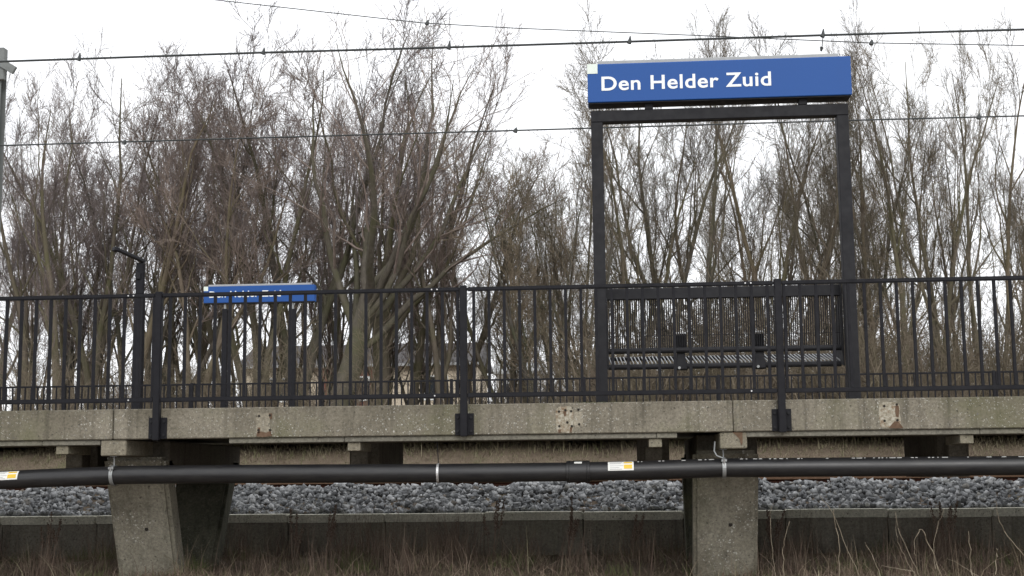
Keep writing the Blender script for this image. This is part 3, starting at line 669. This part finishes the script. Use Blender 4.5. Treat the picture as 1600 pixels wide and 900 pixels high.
dr = empty('dropper_wire', at(1284, 60, WY), 'short thin dropper hanging under the thick wire right of the sign', 'overhead wire')
MB().tube([at(1286, 56, WY), at(1284, 78, WY)], .008, 6).build('wire', M['wire'], dr); MB().tube([at(1284, 74, WY), at(1283, 80, WY)], [.03, .015], 6).build('clip', M['wire'], dr)
mt_ = empty('catenary_mast', (-10.5, 22.5, -.3), 'grey steel catenary mast with angled bracket plates at the left edge', 'mast')
mx1 = at(6.5, 110, 22.5).x; zt = at(5, 76, 22.5).z
MB().box(mx1-.26, mx1, 22.4, 22.41, -.3, zt-.35).box(mx1-.26, mx1, 22.6, 22.61, -.3, zt-.35).box(mx1-.14, mx1-.12, 22.411, 22.599, -.3, zt-.35).build('post', M['mast'], mt_)
MB().box(mx1-.1, mx1+.02, 22.42, 22.58, zt-.349, zt).build('post_head', M['mast'], mt_, .01)
for dy in (0, .25):
    a = at(-8, 92, 22.3+dy); b = at(23, 110.5, 22.3+dy)
    MB().bar(a, b, .06, .14).build('bracket_plate', M['mast'], mt_, .005)
a = at(-10, 108, 22.35); b = at(13, 118, 22.35); MB().box(a.x, b.x-.06, 22.3, 22.39, b.z-.08, a.z).build('bracket_box', M['mast'], mt_, .01)

#TREES
# ------------------------------------------------------------------ houses behind the wood
def house(name, x0, x1, Y, ztop, zeave, mats, lab, brick=None):
    A = at(x0, 600, Y).x; B = at(x1, 600, Y).x; zt = at(600, ztop, Y).z; ze = at(600, zeave, Y).z; zg = float(gz(Y))-.2
    h = empty(name, (A, Y, zg), lab, 'house'); D = 7.0
    if brick:
        C0, C1 = at(brick[0], 600, Y).x, at(brick[1], 600, Y).x
        MB().box(A, C0, Y, Y+D, zg, ze).build('wall', mats[0], h); MB().box(C1, B, Y, Y+D, zg, ze).build('wall', mats[0], h)
        o = MB().box(C0+.002, C1-.002, Y-.25, Y+D-.1, zg, ze-.01).build('brick_bay', M['brick'], h)
    else: MB().box(A, B, Y, Y+D, zg, ze).build('wall', mats[0], h)
    m = MB(); m.v = [(A-.3, Y-.5, ze), (B+.3, Y-.5, ze), (B+.3, Y+D+.5, ze), (A-.3, Y+D+.5, ze), (A-.3, Y+D/2, zt), (B+.3, Y+D/2, zt)]
    m.f = [(0, 1, 5, 4), (2, 3, 4, 5), (0, 4, 3), (1, 2, 5), (3, 2, 1, 0)]
    m.build('roof', mats[1], h)
    MB().box(A-.3, B+.3, Y-.56, Y-.501, ze-.12, ze+.02).build('gutter', M['cap'], h)
    n = max(1, int((B-A)/3.2))
    for i in range(n):
        x = A+(i+.5)*(B-A)/n
        yw = Y-.25 if brick and C0-.7 < x < C1+.7 else Y
        f = MB().box(x-.65, x+.65, yw-.05, yw-.002, ze-1.9, ze-.6).build('window', M['white'], h); MB().box(x-.57, x+.57, yw-.06, yw-.0505, ze-1.82, ze-.68).build('pane', M['pane'], f)
    return h
M['cream'] = paint('cream_render', (.62, .54, .42), .8); M['roof'] = paint('dark_roof_tile', (.06, .055, .055), .8); M['brick'] = paint('red_brown_brick', (.2, .08, .06), .9)
M['pane'] = mat('dark_glass', (.03, .035, .04), .1); M['pale'] = paint('pale_cladding', (.75, .76, .77), .7)
house('cream_house', 380, 742, 72, 528, 570, (M['cream'], M['roof']), 'long cream house with dark roof and brick bay, glimpsed through the trees', (500, 597))
house('white_house', 776, 838, 80, 560, 585, (M['pale'], M['cap']), 'small pale house glimpsed low between the trees right of the middle railing post')

# ------------------------------------------------------------------ trees
def nrm(a): return a/np.maximum(np.linalg.norm(a, axis=-1, keepdims=True), 1e-9)
def walk(g, P0, D0, L, R0, S, noise, trop, rt=.25, rmin=.005):
    P = [P0]; D = D0; T = [D0]; up = np.array([0, 0, 1.])
    for s in range(S):
        D = nrm(D+noise*g.normal(size=D.shape)+trop*up); P.append(P[-1]+D*(L/S)[:, None]); T.append(D)
    t = np.linspace(0, 1, S+1); Rr = np.maximum(R0[:, None]*(1-(1-rt)*t[None]**.9), rmin)
    return np.stack(P, 1), np.stack(T, 1), Rr
def spawn(g, br, L, n, t0, t1, ang, aj, lr, rr, short=.55):
    P, T, Rr = br; Nn, S1, _ = P.shape; idx = np.repeat(np.arange(Nn), n); k = np.tile(np.arange(n), Nn)
    t = t0+(t1-t0)*(k+g.uniform(0, 1, len(k)))/n; f = t*(S1-1); i = np.minimum(f.astype(int), S1-2); u = (f-i)[:, None]
    p = P[idx, i]*(1-u)+P[idx, i+1]*u; d = T[idx, np.minimum(i+1, S1-1)]; r = Rr[idx, i]*(1-u[:, 0])+Rr[idx, i+1]*u[:, 0]
    a = g.normal(size=d.shape); pr_ = nrm(a-d*(a*d).sum(-1, keepdims=True)); an = (ang+aj*g.normal(size=len(k)))[:, None]
    nd = nrm(d*np.cos(an)+pr_*np.sin(an)); l = L[idx]*lr*(1-short*t)*g.uniform(.6, 1.25, len(k))
    return p, nd, l, r*rr*g.uniform(.75, 1.05, len(k))
def tubes(br, sides):
    P, T, Rr = br; n, s1, _ = P.shape
    ref = np.where(np.abs(T[..., 2:3]) > .9, np.array([1., 0, 0]), np.array([0, 0, 1.])); ref = np.broadcast_to(ref[:, :1], T.shape)
    u = nrm(np.cross(T, ref)); v = np.cross(T, u); q = np.arange(sides)*2*np.pi/sides
    V = P[:, :, None]+(u[:, :, None]*np.cos(q)[:, None]+v[:, :, None]*np.sin(q)[:, None])*Rr[:, :, None, None]
    a = np.arange(s1-1)[:, None]*sides; k = np.arange(sides)[None]; k2 = (k+1) % sides
    f = np.stack([a+k, a+k2, a+sides+k2, a+sides+k], -1).reshape(-1, 4)
    F = f[None]+np.arange(n)[:, None, None]*(s1*sides)
    return V.reshape(-1, 3), F.reshape(-1, 4)
def merge(parts):
    Vs, Fs, b = [], [], 0
    for V, F in parts: Vs.append(V); Fs.append(F+b); b += len(V)
    return np.concatenate(Vs), np.concatenate(Fs)
Z3 = np.zeros((1, 3))
def gen(seed, style):
    g = np.random.default_rng(seed); up = np.array([[0, 0, 1.]])
    if style == 'spread':      # one bole that forks into heavy limbs with a wide crown
        L0 = np.array([4.6]); b0 = walk(g, Z3, nrm(up+np.array([[.12, 0, 0]])), L0, np.array([.3]), 6, .05, .0, .72)
        p, d, l, r = spawn(g, b0, L0, 9, .5, 1, .6, .14, 2.6, .52, .35); l = np.clip(l, 5.2, 7.6); b1 = walk(g, p, d, l, r, 10, .13, .075, .07)
        s1 = (b1, l, 9, .25, 1., .62, .2, .42, .6); s2 = (6, .2, .98, .6, .2, .5, .55); s3 = (4, .15, 1, .6, .25, .52, .65); tp = (.09, .05, .02)
    elif style == 'upright':   # bole to the top, limbs swept upwards
        L0 = np.array([12.]); b0 = walk(g, Z3, up.copy(), L0, np.array([.17]), 13, .06, .03, .08)
        p, d, l, r = spawn(g, b0, L0, 12, .18, .94, .42, .12, .5, .62, .6); b1 = walk(g, p, d, l, r, 9, .13, .17, .12)
        s1 = (b1, l, 6, .2, .98, .5, .15, .42, .6); s2 = (6, .2, .98, .5, .2, .5, .55); s3 = (5, .15, 1, .55, .2, .5, .65); tp = (.13, .09, .06)
    elif style == 'twin':      # two or three boles from near the ground
        k = 3; L0 = np.full(k, 11.)*g.uniform(.8, 1.1, k); d0 = nrm(up+g.normal(size=(k, 3))*np.array([.16, .1, 0])); b0 = walk(g, np.repeat(Z3, k, 0)+g.normal(size=(k, 3))*np.array([.15, .15, 0]), d0, L0, np.full(k, .12)*g.uniform(.8, 1.15, k), 12, .085, .03, .1)
        p, d, l, r = spawn(g, b0, L0, 9, .25, .95, .5, .15, .42, .62, .55); b1 = walk(g, p, d, l, r, 8, .14, .13, .12)
        s1 = (b1, l, 6, .2, .98, .55, .2, .48, .6); s2 = (6, .2, .98, .55, .2, .5, .55); s3 = (5, .15, 1, .55, .2, .5, .65); tp = (.1, .07, .03)
    else:                      # 'coppice': many thin stems
        k = 7; L0 = np.full(k, 8.6)*g.uniform(.6, 1.1, k); d0 = nrm(up+g.normal(size=(k, 3))*np.array([.24, .2, 0])); b0 = walk(g, np.repeat(Z3, k, 0)+g.normal(size=(k, 3))*np.array([.25, .25, 0]), d0, L0, np.full(k, .075)*g.uniform(.7, 1.2, k), 9, .06, .05, .12)
        p, d, l, r = spawn(g, b0, L0, 8, .15, .97, .5, .15, .36, .6, .5); b1 = walk(g, p, d, l, r, 6, .1, .1, .15)
        s1 = (b1, l, 5, .15, .98, .5, .2, .5, .62); s2 = (5, .2, .98, .55, .2, .5, .55); s3 = (4, .15, 1, .55, .2, .5, .7); tp = (.1, .07, .03)
    b1_, l1, n, a0, a1, an, aj, lr, rr_ = s1
    p, d, l, r = spawn(g, b1_, l1, n, a0, a1, an, aj, lr, .5, .3 if style == 'spread' else .42); l = np.clip(l, .7, 4); b2 = walk(g, p, d, l, r, 6, .18, tp[0], .2, .0065)
    p, d, l3, r = spawn(g, b2, l, s2[0], *s2[1:]); l3 = np.clip(l3, .45, 2); b3 = walk(g, p, d, l3, r, 4, .15, tp[1], .3, .0046)
    p, d, l4, r = spawn(g, b3, l3, s3[0], *s3[1:]); l4 = np.clip(l4, .25, .9); b4 = walk(g, p, d, l4, r, 2, .16, tp[2], .5, .0036)
    tr = merge([tubes(b0, 9), tubes(b1_, 6)]); cr = merge([tubes(b2, 4), tubes(b3, 3), tubes(b4, 3)])
    H = cr[0][:, 2].max()
    return tr, cr, float(np.percentile(cr[0][:, 2], 99.7))
LIB = {}
def lib(style, k, tw):
    key = (style, k, tw)
    if key not in LIB:
        tr, cr, H = gen(100+k*17+len(style)*1000, style)
        a = np_mesh('trunk', *tr, True); b = np_mesh('crown', *cr)
        a.materials.append(M['bark'] if style in ('spread', 'coppice') or k % 2 else M['bark2']); b.materials.append(M[tw])
        LIB[key] = (a, b, H)
    return LIB[key]
def tree(px_, Y, top, style, k, tw, lab, rot=None, wide=1., lean=0, group=None, name='bare_tree'):
    a, b, H = lib(style, k, tw); p = at(px_, 700, Y); zb = float(gz(Y))-.05; zt = at(px_, top, Y).z; s_ = (zt-zb)/H
    r_ = random.Random(int(px_*7+Y*3)); o = empty(name, (p.x, Y, zb), lab, 'tree', group)
    o.rotation_euler = (0, R(lean), r_.uniform(0, 6.28) if rot is None else R(rot)); o.scale = (s_*wide, s_*wide, s_)
    for nm, me in (('trunk', a), ('crown', b)):
        c = bpy.data.objects.new(nm, me); COL.objects.link(c); c.parent = o
    return o
FRONT = [
 (512, 40, 8, 'spread', 1, 'twig', 'great spreading tree with heavy green forked limbs just right of the small blue sign', 0, 1.25, 0),
 (12, 41, 118, 'twin', 2, 'twig', 'branchy tree at the left edge of the photo beside the mast', 60, 1.0, 0),
 (88, 40, 100, 'upright', 1, 'twig', 'thick trunked tree with reddish crown, second from the left edge', None, 1.1, 0),
 (150, 44, 112, 'twin', 1, 'twig', 'slim forked tree left of the far lamp post, leaning right', None, 1, 3),
 (205, 42, 105, 'upright', 2, 'twig', 'straight reddish tree rising behind the far lamp post', None, 1.1, 0),
 (252, 43, 96, 'twin', 2, 'twig', 'reddish tree between the far lamp post and the small blue sign', None, 1, 0),
 (303, 40, 105, 'twin', 4, 'twig', 'fork stemmed tree just left of the small blue sign', 120, 1.1, 0),
 (352, 45, 75, 'twin', 3, 'twig', 'tree whose stems rise behind the left half of the small blue sign', None, 1.1, 0),
 (398, 42, 62, 'twin', 5, 'twig', 'low forking tree behind the middle of the small blue sign', 200, 1.1, 0),
 (462, 43, 30, 'twin', 1, 'twig', 'tree with stems rising at the right end of the small blue sign', None, 1.1, 0),
 (590, 42, 25, 'spread', 3, 'twig', 'tree leaning over towards the open sky right of the great tree', 300, .9, 3),
 (640, 44, 70, 'upright', 3, 'twig', 'upright tree left of the middle railing post with dense twigs', None, 1.1, 0),
 (672, 41, 150, 'twin', 2, 'twig', 'grey green forked tree just left of the middle railing post', None, 1.1, 0),
 (715, 44, 215, 'upright', 2, 'twig', 'shorter reddish tree directly behind the middle railing post', None, 1.2, 0),
 (820, 42, 225, 'coppice', 1, 'twig2', 'fan of thin stems under the gap of open sky', None, 1, 0),
 (856, 40, 175, 'coppice', 2, 'twig2', 'dense many stemmed tree left of the large sign frame', None, .95, 0),
 (908, 41, 165, 'coppice', 3, 'twig2', 'mossy many stemmed tree touching the left post of the large sign frame', None, .9, 0),
 (985, 43, 75, 'twin', 3, 'twig2', 'leaning stems seen inside the frame next to its left post', None, .9, -4),
 (1046, 44, 30, 'twin', 1, 'twig2', 'forked tree seen inside the left half of the large frame', None, .9, -2),
 (1110, 39, 28, 'upright', 1, 'twig2', 'thickest trunk seen through the middle of the large sign frame', None, .8, 0),
 (1168, 43, 35, 'twin', 2, 'twig2', 'slender tree right of the thick trunk inside the sign frame', None, .9, 3),
 (1212, 41, 68, 'upright', 3, 'twig2', 'straight tree rising behind the right hand railing post', None, .8, 0),
 (1262, 42, 62, 'twin', 4, 'twig2', 'tree with wide forks seen in the right part of the sign frame', 30, .9, 0),
 (1322, 44, 80, 'twin', 3, 'twig2', 'tree mostly hidden behind the right post of the sign frame', None, .9, 0),
 (1372, 42, 32, 'upright', 2, 'twig2', 'first tree right of the large sign, narrow and leaning left', None, .72, -4),
 (1424, 40, 36, 'upright', 3, 'twig2', 'brown twiggy trunk standing second right of the large sign', None, .72, 0),
 (1478, 41, 12, 'twin', 1, 'twig2', 'tallest tree right of the sign, with several steep stems', 20, .72, -2),
 (1545, 40, 60, 'upright', 1, 'twig2', 'mossy leaning tree second from the right edge', None, .7, 5),
 (1592, 42, 45, 'twin', 2, 'twig2', 'tree with steep stems at the right edge of the photo', None, .8, 3),
]
for a in FRONT: tree(a[0], a[1], a[2]-(14 if a[0] > 960 else 0), a[3], a[4], a[5], a[6], a[7], a[8], a[9], group='bare trees of the front row of the wood')
rr = random.Random(9)
def sky_line(x): return float(np.interp(x, [-60, 0, 340, 380, 480, 640, 700, 760, 790, 920, 960, 1180, 1300, 1340, 1640], [135, 130, 130, 110, 60, 60, 130, 300, 280, 225, 130, 120, 130, 110, 90]))
x = -50; i = 0
while x < 1660:
    Yb = rr.choice((48, 52, 57, 63)); st = rr.choice(('upright', 'twin', 'twin', 'coppice', 'upright')); right = x > 940
    top = sky_line(x)+rr.uniform(5, 90)+(60 if right else 0)
    if 745 < x < 800: top += 60
    if 596 < x < 660: x += 30; continue
    tree(x, Yb, top, st, rr.choice((1, 2, 3)), 'twig2' if x > 760 else 'twig', 'slender bare tree standing crowded deep in the wood', None, rr.uniform(.75, 1.0), rr.uniform(-3, 3), 'crowded trees deep in the wood')
    x += rr.uniform(34, 56) if not right else rr.uniform(34, 52)

# understorey: one thicket of twiggy shrubs and saplings
def shrub(seed):
    g = np.random.default_rng(seed); k = 9; L0 = g.uniform(1.6, 4.2, k); d0 = nrm(np.array([[0, 0, 1.]])+g.normal(size=(k, 3))*np.array([.38, .38, 0]))
    b0 = walk(g, g.normal(size=(k, 3))*np.array([.4, .4, 0]), d0, L0, g.uniform(.014, .035, k), 6, .1, .03, .3)
    p, d, l, r = spawn(g, b0, L0, 8, .1, .98, .7, .25, .5, .6, .5); b1 = walk(g, p, d, l, r, 4, .16, .05, .35, .006)
    p, d, l2, r = spawn(g, b1, l, 6, .1, 1, .7, .25, .5, .65, .5); b2 = walk(g, p, d, np.clip(l2, .2, 1), r, 3, .2, .03, .4, .0052)
    return merge([tubes(b0, 4), tubes(b1, 3), tubes(b2, 3)])
SH = [shrub(i) for i in range(6)]; g = np.random.default_rng(5); parts = []
for i in range(430):
    Y = g.uniform(34.5, 66); u_ = g.uniform(-.45, .0) if i % 5 < 2 else g.uniform(.0, .38); x = u_*Y; V, F = SH[g.integers(0, 6)]; s_ = g.uniform(.4, .95) if u_ < 0 else g.uniform(.6, 1.25)
    if (-.185 < u_ < -.115) or (-.28 < u_ < -.08 and i % 2): continue
    a = g.uniform(0, 6.28)
    C = np.array([[math.cos(a), -math.sin(a), 0], [math.sin(a), math.cos(a), 0], [0, 0, 1]])
    parts.append(((V*s_)@C.T+np.array([x, Y, gz(Y)-.05]), F))
V, F = merge(parts); o = link('undergrowth', np_mesh('undergrowth', V, F), M['twig2'])
tag(o, 'dense tangle of bare shrubs and saplings under the trees of the wood', 'undergrowth', kind='stuff')
